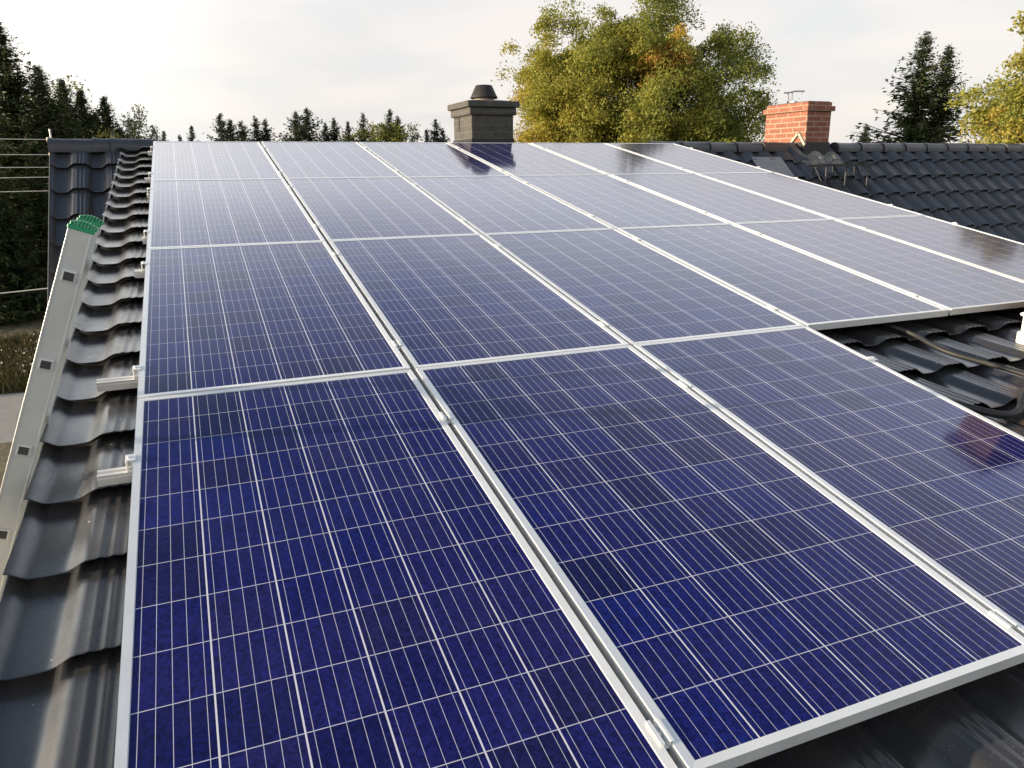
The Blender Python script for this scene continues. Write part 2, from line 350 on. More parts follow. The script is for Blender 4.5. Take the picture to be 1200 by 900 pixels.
def blades(n, x0, x1, y0, y1, hmin, hmax, wd):
    P = np.c_[rng.uniform(x0, x1, n), rng.uniform(y0, y1, n), np.full(n, GZ)]
    a = rng.uniform(0, 2*np.pi, n); h = rng.uniform(hmin, hmax, n); lean = rng.normal(0, 0.35, (n, 2))*h[:, None]
    d = np.c_[np.cos(a), np.sin(a), 0*a]*wd
    T = P + np.c_[lean, h]
    V = np.stack([P - d, P + d, T], 1).reshape(-1, 3)
    return V, np.arange(3*n).reshape(-1, 3), np.repeat(rng.uniform(0, 1, n), 3)
GRASS = leaf_material('dry_grass', [(0.0, (0.022, 0.026, 0.010)), (0.5, (0.048, 0.046, 0.018)), (1.0, (0.10, 0.080, 0.040))], 0.2)
V, F, T = blades(24000, -12.5, -1.2, 19.4, 26.5, 0.08, 0.36, 0.022)
V2 = V.copy()
tag(mesh_np('dry_grass', V, F, GRASS, tint=T), label='low dry grass and weeds growing on the bank beyond the grey road', cat='grass', kind='stuff')
n = 420; P = np.c_[rng.uniform(-11, -1.5, n), 20.2 + 5.2*rng.beta(1.2, 1.6, n), GZ + rng.uniform(0.12, 0.4, n)]
r_ = rng.uniform(0.018, 0.04, n); a = rng.uniform(0, 6.28, n)
d1 = np.c_[np.cos(a), np.sin(a), 0.2 + 0*a]*r_[:, None]; d2 = np.c_[-np.sin(a)*0.6, np.cos(a)*0.6, 0.8 + 0*a]*r_[:, None]
V = np.stack([P - d1, P - d2, P + d1, P + d2], 1).reshape(-1, 3)
FLOW = simple('white_petals', (0.55, 0.55, 0.42), 0.8, 0, 0.1, 5)
tag(mesh_np('wild_flowers', V, np.arange(4*n).reshape(-1, 4), FLOW), label='small pale wild flowers scattered through the dry grass beyond the road', cat='flowers', kind='stuff')

# ------------------------------------------------------------------ roofs
A = R(10.5)
TH = R(40)
def _prof(u):
    if u < .19: t = u/.19; z = .90 - .86*(t*t*(3 - 2*t))
    elif u < .42: t = (u - .19)/.23; z = .04 - .04*math.sin(math.pi*t)
    elif u < .65: t = (u - .42)/.23; z = .04 + .88*(t*t*(3 - 2*t))
    else:
        z = .92
        for c in (.735, .845, .955):
            d = abs(u - c)/.032
            if d < 1: z += .10*(1 - d*d)
    return z
U_ = np.array([0, .04, .08, .12, .16, .19, .25, .31, .37, .42, .46, .50, .54, .58, .62, .65, .69, .718, .735, .752, .77, .81, .828, .845, .862, .88, .92, .938, .955, .972, .988, 1.0])
Z_ = np.array([_prof(u) for u in U_])
def tiles(x0, nx, y0, ny, H=0.032, step=0.036, lip=0.0035, clen=0.352, pitch=0.30, jit=0.0012, xend=None, skip=None, seed=1, ph=0.0):
    """tiles in the plane x along the ridge, y up the slope, z normal; every tile an island"""
    rg = np.random.default_rng(seed); V = []; F = []
    k = len(U_)
    for j in range(ny):
        for i in range(nx):
            if skip and skip(i, j): continue
            dz, dr, dy = rg.normal(0, jit), rg.normal(0, jit), rg.normal(0, jit*1.5)
            u = U_.copy(); zz = Z_.copy()*H
            xs = x0 + (i + u)*pitch
            xs[-1] += 0.004
            yb = y0 + j*clen + dy
            tilt = dr*(u - .5)
            rows = [(yb + 0.09, step - lip - 0.006), (yb + 0.002, step - lip), (yb + 0.002, step - lip), (yb, step - lip*0.4), (yb, step - lip*0.4), (yb + 0.002, step), (yb + 0.002, step), (yb + 0.012, step*0.985), (yb + clen*0.5, step*0.47), (yb + clen + 0.07, -0.004)]
            b = len(V)
            for (yy, oz) in rows:
                for q in range(k): V.append((xs[q], yy, zz[q] + oz + dz + tilt[q]))
            for r in range(len(rows) - 1):
                if r in (1, 3, 5): continue
                for q in range(k - 1):
                    F.append((b + r*k + q, b + r*k + q + 1, b + (r + 1)*k + q + 1, b + (r + 1)*k + q))
    return np.array(V), np.array(F)

house = empty('house', (0, 0, GZ))
tag(house, 'black tiled house with a low front roof, a block chimney and a brick chimney', 'house')
def under(o):      # keep world coordinates although the parent stands on the ground
    o.parent = house; o.location = o.location - Vector((0, 0, GZ)); return o
RP = Matrix.Rotation(A, 4, 'X')
# low roof: plane at panel height; crests 0.100 below the panel tops
TZ = -0.138
V, F = tiles(-0.300, 22, 0.07 - 2*0.352, 25, seed=2)
V[:, 2] += TZ
o = mesh_np('low_roof', V, F, TILE, smooth=True); o.rotation_euler = (A, 0, 0); under(o)
# deck under the tiles (closes the slits), with the verge trims
g = MB(); g.box((-0.29, -0.60, TZ - 0.16), (6.24, 8.02, TZ - 0.012))
o = g.build('roof_deck', BLKMET); o.rotation_euler = (A, 0, 0); under(o)
g = MB(); g.box((-0.313, -0.62, TZ - 0.15), (-0.302, 8.0, TZ + 0.008), bev=0.002)
o = g.build('verge_trim', TRIM); o.rotation_euler = (A, 0, 0); under(o)
g = MB(); g.box((6.275, -0.62, TZ - 0.15), (6.29, 8.0, TZ + 0.030), bev=0.003)
o = g.build('verge_trim', TRIM); o.rotation_euler = (A, 0, 0); under(o)
# main roof, 40 degrees, both sides of the low roof; plane frame at the ridge
RY, RZ = 8.0, 1.385
def steep(x0, nx, ny, mirror, seed, mat=TILE2, skip=None):
    V, F = tiles(x0, nx, -ny*0.352 + 0.02, ny, seed=seed, skip=skip, H=0.056)
    V[:, 2] -= 0.045
    return V, F
for (x0, nx, nm, sd_) in ((-0.93, 2, 'steep_roof', 5), (6.30, 46, 'steep_roof', 6)):
    V, F = steep(x0, nx, 13, False, sd_)
    o = mesh_np(nm, V, F, TILE2, smooth=True); o.location = (0, RY, RZ); o.rotation_euler = (TH, 0, 0); under(o)
    g = MB(); x1 = x0 + nx*0.3
    g.box((x0 + 0.03, -4.55, -0.2), (x1 - 0.03, -0.02, -0.06))
    o = g.build('roof_deck', BLKMET); o.location = (0, RY, RZ); o.rotation_euler = (TH, 0, 0); under(o)
g = MB(); g.box((-0.9, -4.5, -0.2), (20.07, -0.02, -0.045)); o = g.build('rear_roof', TILE2)
o.location = (19.17, RY, RZ); o.rotation_euler = (TH, 0, math.pi); under(o)
g = MB(); g.box((-0.948, -4.56, -0.22), (-0.931, 0.03, 0.004), bev=0.003)
o = g.build('verge_trim', RIDGE); o.location = (0, RY, RZ); o.rotation_euler = (TH, 0, 0); under(o)
# walls
Hw = -GZ
g = MB()
g.prism([(4.75, GZ), (11.2, GZ), (11.2, -1.35), (8.0, 1.15), (4.75, -1.4)], -0.78, 19.9, 0)
g.prism([(-0.35, GZ), (4.74, GZ), (4.74, 0.50), (-0.35, -0.42)], -0.15, 6.15, 0)
g.prism([(4.752, -1.5), (7.6, -1.5), (7.6, 0.95), (4.752, 0.45)], -0.148, 6.148, 0)
under(g.build('wall', STUCCO))
# ridge caps
def cap_mb(r=0.105, L=0.43, h=0.085):
    mb = MB(); n = 10; vs = []
    prof = [(math.cos(math.pi*k/n)*r, max(0, math.sin(math.pi*k/n))*h) for k in range(n + 1)]
    st = [(0.0, 1.10), (0.035, 1.10), (0.045, 1.0), (L, 0.96)]
    for x, s in st:
        for (yy, zz) in prof: vs.append((x, yy*s, zz*s - 0.03))
        vs.append((x, -r*s, -0.075)); vs.append((x, r*s, -0.075))
    k = n + 3
    fs = []
    for i in range(len(st) - 1):
        for q in range(n): fs.append((i*k + q, i*k + q + 1, (i + 1)*k + q + 1, (i + 1)*k + q))
        fs.append((i*k + n, i*k + n + 1, (i + 1)*k + n + 1, (i + 1)*k + n)); fs.append((i*k, i*k + n + 2, (i + 1)*k + n + 2, (i + 1)*k))
    mb.add(vs, fs, True)
    mb.add([vs[q] for q in range(k)], [tuple([n + 1] + list(range(n, -1, -1)) + [n + 2])])
    return mb
cap0 = None
xs = [-0.95, -0.565, -0.40] + [5.95 + 0.45*i for i in range(32)]
for i, x in enumerate(xs):
    brown = 7.6 < x < 8.1
    if 8.50 < x + 0.45 and x < 8.88: continue      # the brick chimney interrupts the ridge
    if cap0 is None:
        cap0 = cap_mb().build('ridge_tile', RIDGE); c = cap0
    else:
        c = cap0.copy(); col.objects.link(c)
        if brown:
            c.data = cap0.data.copy(); c.data.materials[0] = RIDGEB; c['label'] = 'brownish ridge tile beside the brick chimney'
    c.location = (x, RY + random.uniform(-.004, .004), RZ + 0.004 + random.uniform(-.004, .004)); c.rotation_euler = (0, random.uniform(-.006, .006), random.uniform(-.01, .01))
    under(c)
# concrete block chimney behind the ridge
X0, X1, Y0, Y1 = 3.535, 4.085, 8.2, 8.88
def chim_body(x0, x1, y0, y1, z0, z1, mat, ox=0.0):
    g = MB(); g.box((x0 - ox, y0, z0), (x1 - ox, y1, z1), bev=0.006); return g
ch = under(chim_body(X0, X1, Y0, Y1, 0.9, 1.785, KLINK).build('block_chimney', KLINK))
g = MB(); g.box((X0 - 0.030, Y0 - 0.030, 1.752), (X1 + 0.030, Y1 + 0.030, 1.838), bev=0.006)
o = g.build('corbel_course', KLINK, ch)
g = MB(); g.box((X0 - 0.062, Y0 - 0.062, 1.840), (X1 + 0.062, Y1 + 0.062, 1.912), bev=0.008)
cx_, cy_ = (X0 + X1)/2, (Y0 + Y1)/2
vs = [(X0 - 0.055, Y0 - 0.055, 1.910), (X1 + 0.055, Y0 - 0.055, 1.910), (X1 + 0.055, Y1 + 0.055, 1.910), (X0 - 0.055, Y1 + 0.055, 1.910), (cx_ - .13, cy_ - .13, 1.945), (cx_ + .13, cy_ - .13, 1.945), (cx_ + .13, cy_ + .13, 1.945), (cx_ - .13, cy_ + .13, 1.945)]
g.add(vs, [(0, 1, 5, 4), (1, 2, 6, 5), (2, 3, 7, 6), (3, 0, 4, 7), (4, 5, 6, 7)])
g.build('crown_slab', CONC, ch)
g = MB(); g.lathe([(0.125, 1.93), (0.125, 1.985), (0.11, 1.99)], (cx_ + 0.02, cy_, 0)); g.build('flue_collar', CLAY, ch)
g = MB(); g.lathe([(0.0, 1.975), (0.155, 1.975), (0.172, 1.968), (0.172, 1.985), (0.160, 2.0), (0.105, 2.118), (0.092, 2.124), (0.088, 2.118), (0.0, 2.10)], (cx_ + 0.02, cy_, 0)); g.build('flue_cowl', COWL, ch)
g = MB(); g.box((X0 - 0.006, Y0 + 0.44, 1.58), (X0 + 0.01, Y0 + 0.49, 1.745)); g.build('vent_slot', BLACK, ch)
g = MB(); g.box((X0 - 0.012, Y0 - 0.012, 1.2), (X1 + 0.012, Y1 + 0.012, 1.475), bev=0.004); g.build('flashing', BLKMET, ch)
# red brick chimney on the ridge
X0, X1, Y0, Y1 = 8.46, 8.90, 7.90, 8.76
rb = under(chim_body(X0, X1, Y0, Y1, 0.5, 1.990, BRICK).build('brick_chimney', BRICK))
g = MB(); g.box((X0 - 0.035, Y0 - 0.035, 1.868), (X1 + 0.035, Y1 + 0.035, 1.935), bev=0.005)
g.build('corbel_course', BRICK, rb)
g = MB(); g.box((X0 + 0.02, Y0 + 0.02, 1.985), (X1 - 0.02, Y1 - 0.02, 2.0), bev=0.004); g.build('crown_slab', CONC, rb)
g = MB(); g.box((X0 - 0.014, Y0 - 0.014, 1.2), (X1 + 0.014, Y0 + 0.25, 1.445), bev=0.004); g.build('flashing', BLKMET, rb)
# pale pointed flashing at the foot of its front left corner
g = MB()
for (ya, za, yb_, zb) in ((7.90 - .02, 1.41, 8.02, 1.575), (8.02, 1.575, 8.16, 1.44)):
    a = Vector((X0 - 0.03, ya, za)); b = Vector((X0 - 0.03, yb_, zb)); d = (b - a).normalized(); nrm = Vector((0, -d.z, d.y))*0.016; e = Vector((0.028, 0, 0)); 
    a = a - d*0.006; b = b + d*0.006
    vs = [a - nrm, b - nrm, b + nrm, a + nrm]; vs += [v + e for v in vs]
    g.add(vs, [(0, 1, 2, 3), (4, 7, 6, 5), (0, 4, 5, 1), (1, 5, 6, 2), (2, 6, 7, 3), (3, 7, 4, 0)])
g.build('saddle_flashing', simple('pale_flashing', (0.36, 0.32, 0.26), 0.7, 0.1, 0.2, 9), rb)
# mortar bed and grey sheet on the steep roof in front of the brick chimney
def on_steep(mb, name, mat):
    o = mb.build(name, mat); o.location = (0, RY, RZ); o.rotation_euler = (TH, 0, 0); return under(o)
def patch(x0, x1, y0, y1, z, amp, seed, nx=18, ny=10, wave=True):
    rg = np.random.default_rng(seed); g = MB(); vs = []
    for j in range(ny + 1):
        for i in range(nx + 1):
            x = x0 + (x1 - x0)*i/nx; y = y0 + (y1 - y0)*j/ny
            e = min(i, nx - i, j, ny - j)/3
            u = ((x - 6.30)/0.3) % 1
            zz = np.interp(u, U_, Z_)*0.056 - 0.045 + 0.030*(1 - ((y - 0.02 + 13*0.352)/0.352) % 1)*0.6
            vs.append((x + rg.normal(0, amp)*0.5, y + rg.normal(0, amp)*0.5, zz*(1 if wave else 0) + z*min(1, e) + rg.normal(0, amp*0.4)))
    fs = [(j*(nx + 1) + i, j*(nx + 1) + i + 1, (j + 1)*(nx + 1) + i + 1, (j + 1)*(nx + 1) + i) for j in range(ny) for i in range(nx)]
    g.add(vs, fs, True); return g
on_steep(patch(8.28, 9.12, -0.42, -0.085, 0.022, 0.004, 4), 'mortar_bed', MORTAR)
g = MB(); g.box((7.42, -0.78, 0.03), (7.93, -0.27, 0.042), bev=0.003); on_steep(g, 'apron_flashing', FLASH)
# dark chimney beyond the right edge of the photograph, mirrored in the front panels
X0, X1, Y0, Y1 = 4.42, 5.45, 1.50, 1.74
r3 = under(chim_body(X0, X1, Y0, Y1, 0.0, 1.17, KLINK).build('vent_chimney', simple('tan_render', (0.135, 0.085, 0.058), 0.85, 0, 0.2, 8)))
g = MB(); g.box((X0 - 0.03, Y0 - 0.03, 1.172), (X1 + 0.03, Y1 + 0.03, 1.25), bev=0.006); g.build('crown_slab', CONC, r3)

# ------------------------------------------------------------------ solar panels
def make_panel():
    root = empty('solar_panel')
    g = MB(); h = 0.035; d = 0.004
    # frame: lip on top, outer wall, built as four mitred members
    def member(a, b, c, e):   # outer corner a->b, inner corners c (at b) and e (at a)
        for (p0, p1, q1, q0) in ((a, b, c, e),):
            T = [(*p0, 0), (*p1, 0), (*q1, -0.0012), (*q0, -0.0012)]
            Bm = [(*p0, -h), (*p1, -h), (*q1, -d), (*q0, -d)]
            # bevelled outer edge
            g.add(T, [(0, 1, 2, 3)])
            g.add([T[0], T[1], Bm[1], Bm[0]], [(0, 3, 2, 1)])
            g.add([T[3], T[2], Bm[2], Bm[3]], [(0, 1, 2, 3)])
            # inner face of the outer wall
            ins = [(p0[0] + (q0[0] - p0[0])*0.15, p0[1] + (q0[1] - p0[1])*0.15), (p1[0] + (q1[0] - p1[0])*0.15, p1[1] + (q1[1] - p1[1])*0.15)]
            g.add([(*ins[0], -h), (*ins[1], -h), (*ins[1], -d - 0.003), (*ins[0], -d - 0.003)], [(0, 1, 2, 3)])
            g.add([Bm[0], Bm[1], (*ins[1], -h), (*ins[0], -h)], [(0, 1, 2, 3)])
    O = [(0, 0), (PW, 0), (PW, PH), (0, PH)]; I = [(LIP, LIP), (PW - LIP, LIP), (PW - LIP, PH - LIP), (LIP, PH - LIP)]
    for k in range(4): member(O[k], O[(k + 1) % 4], I[(k + 1) % 4], I[k])
    g.build('frame', ALU, root, fix=False)
    g = MB(); e = 0.004
    g.add([(e, e, -0.0032), (PW - e, e, -0.0032), (PW - e, PH - e, -0.0032), (e, PH - e, -0.0032), (e, e, -0.008), (PW - e, e, -0.008), (PW - e, PH - e, -0.008), (e, PH - e, -0.008)], [(0, 1, 2, 3), (7, 6, 5, 4)])
    g.build('cell_sheet', MC, root, fix=False)
    return root
ROWN = ['in the front row', 'in the second row up', 'in the third row up', 'in the top row at the ridge']
COLN = ['at the left verge', 'second from the left verge', 'third from the left verge', 'fourth from the left verge', 'next to the right end panel', 'at the right end']
proto = make_panel(); first = True
for r in range(4):
    for c in range(3 if r == 0 else 6):
        o = proto if first else copy_tree(proto); first = False
        x, y = c*PX, r*PY
        jit = random.uniform(-0.0012, 0.0012)
        o.location = RP @ Vector((x, y + random.uniform(-.001, .001), jit)); o.rotation_euler = (A + random.uniform(-.0008, .0008), random.uniform(-.0008, .0008), 0)
        cn = COLN[c]
        if r == 0 and c == 2: cn = 'at its right end'
        tag(o, 'blue solar panel %s, %s' % (ROWN[r], cn), 'solar panel', 'solar panels on the low roof')

# rails with their clamps
def hexnut(g, c, r=0.006, h=0.006):
    vs = [(c[0] + r*math.cos(k*math.pi/3), c[1] + r*math.sin(k*math.pi/3), c[2] + dz) for dz in (0, h) for k in range(6)]
    g.add(vs, [(k, (k + 1) % 6, 6 + (k + 1) % 6, 6 + k) for k in range(6)] + [tuple(range(6, 12))])
def make_rail(ncol, ext):
    L = ncol*PX - 0.02
    root = empty('mounting_rail')
    g = MB(); z0, z1 = -0.0725, -0.0365
    prof = [(-.019, z0), (.019, z0), (.019, z1 - .012), (.016, z1 - .010), (.016, z1 - .004), (.019, z1 - .003), (.019, z1), (.007, z1), (.007, z1 - .011), (-.007, z1 - .011), (-.007, z1), (-.019, z1), (-.019, z1 - .003), (-.016, z1 - .004), (-.016, z1 - .010), (-.019, z1 - .012)]
    g.prism(prof, -ext, L + 0.06, 0); g.build('rail_profile', RAIL, root)
    for i in range(ncol + 1):
        g = MB()
        if i in (0, ncol):
            s = 1 if i == 0 else -1; x = 0 if i == 0 else L
            def bx(a, b, y0, y1, z0_, z1_): g.box((min(x + s*a, x + s*b), y0, z0_), (max(x + s*a, x + s*b), y1, z1_), bev=0.0008)
            bx(-0.022, 0.007, -.020, .020, 0.0012, 0.0042); bx(-0.0035, -0.0005, -.020, .020, -0.036, 0.0012); bx(-0.022, -0.019, -.020, .020, -0.036, 0.0012)
            hexnut(g, (x - s*0.011, 0, 0.0042)); g.build('end_clamp', ALU, root)
        else:
            x = i*PX - 0.010
            for s in (-1, 1):
                a, b = sorted((x + s*0.0085, x + s*0.0165)); g.box((a, -.030, 0.0014), (b, .030, 0.0045), bev=0.0008)
                a, b = sorted((x + s*0.0060, x + s*0.0085)); g.box((a, -.030, -0.012), (b, .030, 0.0044), bev=0.0006)
            g.box((x - 0.0085, -.030, -0.0145), (x + 0.0085, .030, -0.0122)); hexnut(g, (x, 0, -0.0122)); g.tube([(x, 0, -0.036), (x, 0, -0.004)], 0.0035, 6)
            g.build('mid_clamp', ALU, root)
    for i in range(ncol*1 + 1):
        x = 0.36 + i*1.012*0.98
        if x > L - 0.1: break
        g = MB(); g.tube([(x, -0.026, -0.14), (x, -0.026, -0.045)], 0.005, 8); g.lathe([(0.0, -0.128), (0.016, -0.128), (0.016, -0.122), (0.0, -0.122)], (x, -0.026, 0), 10)
        g.box((x - .015, -0.034, -0.079), (x + .015, -0.0195, -0.055)); g.build('hanger_bolt', STEEL, root)
    return root
ROFF = ((0.262, 0.10), (1.500, 0.125))
RN = ['front', 'second', 'third', 'top']
for r in range(4):
    for k, (off, ext) in enumerate(ROFF):
        ext_ = [[0.05, 0.105], [0.150, 0.060], [0.035, 0.03], [0.055, 0.05]][r][k]
        yo = [[0.10, 1.505], [0.255, 1.638], [0.37, 1.60], [0.27, 1.55]][r][k]
        root = make_rail(3 if r == 0 else 6, ext_)
        root.location = RP @ Vector((0, r*PY + yo, 0)); root.rotation_euler = (A, 0, 0)
        tag(root, 'aluminium rail under the %s panel row, %s' % (RN[r], 'the lower of its two' if k == 0 else 'the upper of its two'), 'rail', 'mounting rails under the panels')

# ------------------------------------------------------------------ ladder
lad = empty('ladder', (-0.362, 1.63, 0.16), (0, 0, R(2.0)))
tag(lad, 'aluminium ladder with green plastic end caps leaning on the left edge of the low roof', 'ladder')
ln = math.atan2(0.301, 0.793)           # lean towards +X
LM = Matrix.Rotation(ln, 4, 'Y')
LM = LM
top, bot = 0.845, -4.35; HW = 0.0335
def stile(y):
    g = MB(); wl = 0.0022; dp = 0.026
    s = 1 if y < 0.2 else -1       # web faces outwards (away from the rungs)
    poly = [(-HW, 0), (HW, 0), (HW, dp), (HW - .003, dp), (HW - .003, .003), (-HW + .003, .003), (-HW + .003, dp), (-HW, dp)]
    poly = [(a, y + s*b) for a, b in poly]
    g.prism([(a, b) for a, b in poly], bot, top, 2)
    for q in (-1, 1):          # raised edge bead
        a0, a1 = sorted((q*HW, q*(HW - 0.006))); b0, b1 = sorted((y, y - s*0.0018)); g.box((a0, b0, bot), (a1, b1, top - 0.001), bev=0.0006)
    g.v = [tuple(LM @ Vector(v)) for v in g.v]
    return g
RW = 0.36
s1 = stile(0.0).build('stile', LADDER, lad); s2 = stile(RW).build('stile', LADDER, lad)
for y0, y1 in ((-0.004, 0.030), (RW - 0.030, RW + 0.004)):
    g = MB(); g.box((-HW - 0.003, y0, top - 0.001), (HW + 0.003, y1, top + 0.012), bev=0.002)
    for k in range(8):
        a = -HW + 0.002 + k*0.0095; hgt = 0.020 + 0.010*math.sin(math.pi*(k + .5)/8); g.box((a, y0, top + 0.0105), (a + 0.0068, y1, top + hgt), bev=0.0015)
    g.v = [tuple(LM @ Vector(v)) for v in g.v]; g.build('end_cap', GREEN, lad)
    g = MB(); g.box((-HW - 0.003, y0, bot - 0.05), (HW + 0.003, y1, bot), bev=0.004); g.v = [tuple(LM @ Vector(v)) for v in g.v]; g.build('foot', BLACK, lad)
RUNG_SHADE = simple('painted_rung_shade', (0.055, 0.055, 0.052), 0.6, 0.2, 0.3, 20)
k = 0; zr = 0.845 - 0.142
while zr > bot + 0.1:
    g = MB(); a, b, t = 0.0135, 0.0125, 0.0018
    outer = [(-a, -b), (a, -b), (a, b), (-a, b)]; 
    def ring(sc, y): return [LM @ Vector((px*sc, y, zr + pz*sc)) for px, pz in outer]
    # swaged collar proud of the web, then the hollow tube
    rings = [ring(1.48, -0.0005), ring(1.48, -0.0035), ring(1.06, -0.0045), ring(1.0, 0.0), ring(0.98, RW), ring(1.06, RW + 0.0045), ring(1.48, RW + 0.0035), ring(1.48, RW + 0.0005), ring(1.16, RW - 0.01), ring(1.16, 0.01)]
    vs = [v for q in rings for v in q]; n = len(rings)
    g.add(vs, [(i*4 + q, i*4 + (q + 1) % 4, ((i + 1) % n)*4 + (q + 1) % 4, ((i + 1) % n)*4 + q) for i in range(n) for q in range(4)])
    rung = g.build('rung', RAIL, lad)
    g = MB(); g.add(ring(0.99, -0.0014), [(0, 3, 2, 1)]); g.build('rung_shade_plate', RUNG_SHADE, rung, fix=False)  # flat dark plate on the solid web, painted as the rung's shaded hollow
    zr -= 0.280

# ------------------------------------------------------------------ things on the roofs
# aerial on the red chimney
an = empty('roof_aerial', (8.68, 8.45, 1.995)); tag(an, 'small metal aerial with a bent arm standing on the red brick chimney', 'aerial')
g = MB(); g.tube([(-0.07, 0, 0), (-0.115, 0, 0.17)], 0.009, 6); g.tube([(-0.03, 0, 0), (-0.035, 0, 0.17)], 0.009, 6); g.build('support', STEEL, an)
g = MB(); g.tube([(-0.20, 0, 0.155), (-0.10, 0, 0.16), (0.03, 0, 0.185), (0.19, 0, 0.19)], 0.012, 6); g.build('arm', STEEL, an)
g = MB(); g.tube([(0.16, 0, 0.18), (0.09, 0, 0.05), (0.10, 0, 0.0)], 0.004, 5); g.build('stay', STEEL, an)
g = MB(); g.lathe([(0, 0), (0.05, 0), (0.045, 0.05), (0, 0.055)], (-0.01, 0, 0), 12); g.build('base', WHITE, an)
# sweep's step below the red chimney
st = empty('roof_step', (0, RY, RZ)); st.rotation_euler = (TH, 0, 0)
tag(st, 'black steel chimney sweep step on brackets below the red brick chimney', 'roof step')
Mi = Matrix.Rotation(-TH, 4, 'X')
g = MB(); zt = 0.30
base = Vector((0, -0.62, 0.05))
def SB(lo, hi, g): g.box(lo, hi, mat=Matrix.Translation(base) @ Mi)
for k in range(5): SB((8.15, -0.03 - 0.05*k - 0.035, 0.10), (9.12, -0.03 - 0.05*k, 0.112), g)
SB((8.15, -0.285, 0.085), (9.12, -0.279, 0.116), g); SB((8.15, -0.036, 0.085), (9.12, -0.030, 0.116), g)
g.build('tread', BLKMET, st)
for xx in (8.25, 8.60, 9.0):
    g = MB()
    def P(y, z): return tuple((Matrix.Translation(base) @ Mi) @ Vector((xx, y, z)))
    g.tube([P(-0.04, 0.10), P(-0.27, 0.10), P(-0.27, -0.20)], 0.012, 6); g.tube([P(-0.05, 0.09), P(-0.25, -0.18)], 0.010, 6); g.tube([P(-0.03, 0.10), P(-0.03, -0.02)], 0.012, 6)
    g.build('bracket', BLKMET, st)
# mast and wires at the left gable
ms = empty('service_mast', (-0.985, 8.2, -0.3)); tag(ms, 'thin grey steel mast at the left gable carrying the overhead wires', 'mast')
g = MB(); g.tube([(0.035, 0, -0.6), (0.035, 0, 1.84)], 0.009, 10); g.build('pole', STEEL, ms)
g = MB()
for zz in (1.739, 1.594, 1.472, 1.377, 1.243): g.lathe([(0, -0.02), (0.022, -0.02), (0.026, 0), (0.022, 0.02), (0, 0.02)], (0.015, 0, zz), 10)
g.build('insulator', CLAY, ms)
WN = ['topmost', 'second from the top', 'middle', 'fourth from the top', 'fifth from the top']
zs = [(1.439, 1.463), (1.294, 1.312), (1.172, 1.190), (1.077, 1.088), (0.943, 0.952), (-0.02, -0.06)]
for k, (za, zb) in enumerate(zs):
    g = MB(); xa = -0.97 if k < 5 else -0.79; xb = -1.86; pts = []
    sl = (zb - za)/(xb - xa)
    for i in range(25):
        t = i/24; x = xa + (-16 - xa)*t; pts.append((x, 8.2, za + sl*(x - xa)*(1 - 0.0*t) - 0.55*t*(1 - t)*0.5 + 0.012*math.sin(k*2 + 9*t)*t))
    g.tube(pts, 0.0042 if k < 5 else 0.006, 6)
    o = g.build('overhead_wire', WIRE)
    if k < 5: tag(o, 'pale overhead wire running left from the gable mast, %s of the five' % WN[k], 'wire', 'overhead wires at the left gable')
    else: tag(o, 'single pale wire well below the others, running left from the gable wall', 'wire')
g = MB(); g.tube([(-16, 8.2, GZ), (-16, 8.2, 2.6)], [0.13, 0.10], 12)
tag(g.build('utility_pole', simple('pole_wood', (0.16, 0.13, 0.10), 0.9, 0, 0.3, 6)), 'wooden utility pole holding the far ends of the overhead wires', 'pole')
# cable across the low roof, right
def onlow(x, y, z): return RP @ Vector((x, y, z))
def wavez(x, y):
    u = ((x + 0.300)/0.3) % 1; t = ((y - (0.07 - 2*0.352))/0.352) % 1
    return TZ + np.interp(u, U_, Z_)*0.032 + 0.032*(1 - t)
def cable(pts, r, name, label):
    P = [Vector((x, y, 0)) for x, y in pts]; out = []
    n = len(P)
    for i in range(n - 1):
        p0, p1, p2, p3 = P[max(i - 1, 0)], P[i], P[i + 1], P[min(i + 2, n - 1)]
        for s in range(10):
            t = s/10
            q = 0.5*((2*p1) + (p2 - p0)*t + (2*p0 - 5*p1 + 4*p2 - p3)*t*t + (3*p1 - p0 - 3*p2 + p3)*t**3)
            out.append(q)
    out.append(P[-1])
    zz = np.array([TZ + 0.032 + 0.024 if True else 0 for q in out]); zz = zz + r
    res = [onlow(q.x, q.y, z_ + 0.006*math.sin(q.x*7)) for q, z_ in zip(out, zz)]
    g = MB(); g.tube(res, r, 10)
    return tag(g.build(name, BLACK), label, 'cable', 'black cables on the low roof')
CABLES = True
cable([(3.60, 2.5), (3.63, 2.2), (3.64, 1.96), (3.66, 1.82), (3.64, 1.70), (3.64, 1.58), (3.70, 1.44), (3.75, 1.32), (3.80, 1.2), (3.95, 0.9), (4.2, 0.5)], 0.012, 'black_cable', 'black cable crossing the bare tiles to the right from under the second row panels')
cable([(2.88, 1.5), (3.02, 1.32), (3.14, 1.15), (3.21, 1.06), (3.27, 1.015), (3.35, 1.015), (3.44, 1.06), (3.55, 1.13), (3.72, 1.18), (3.95, 1.05), (4.3, 0.8)], 0.016, 'black_cable', 'thicker black cable in a loop beside the right end front panel')
# white vent cowl at the right edge of the bare tiles
vt = empty('roof_vent'); vt.location = onlow(4.25, 1.60, TZ + 0.03); tag(vt, 'white plastic vent pipe standing on the bare tiles at the right', 'vent')
g = MB(); g.lathe([(0.0, 0), (0.055, 0), (0.055, 0.075), (0.050, 0.08), (0.045, 0.08)], (0, 0, 0), 20); g.build('base', WHITE, vt)
g = MB(); g.lathe([(0.040, 0.07), (0.040, 0.17), (0.0, 0.17)], (0, 0, 0), 20); g.build('pipe', WHITE, vt)
g = MB(); g.lathe([(0.0, 0.172), (0.054, 0.168), (0.056, 0.176), (0.03, 0.19), (0, 0.195)], (0, 0, 0), 20); g.build('cap', WHITE, vt)

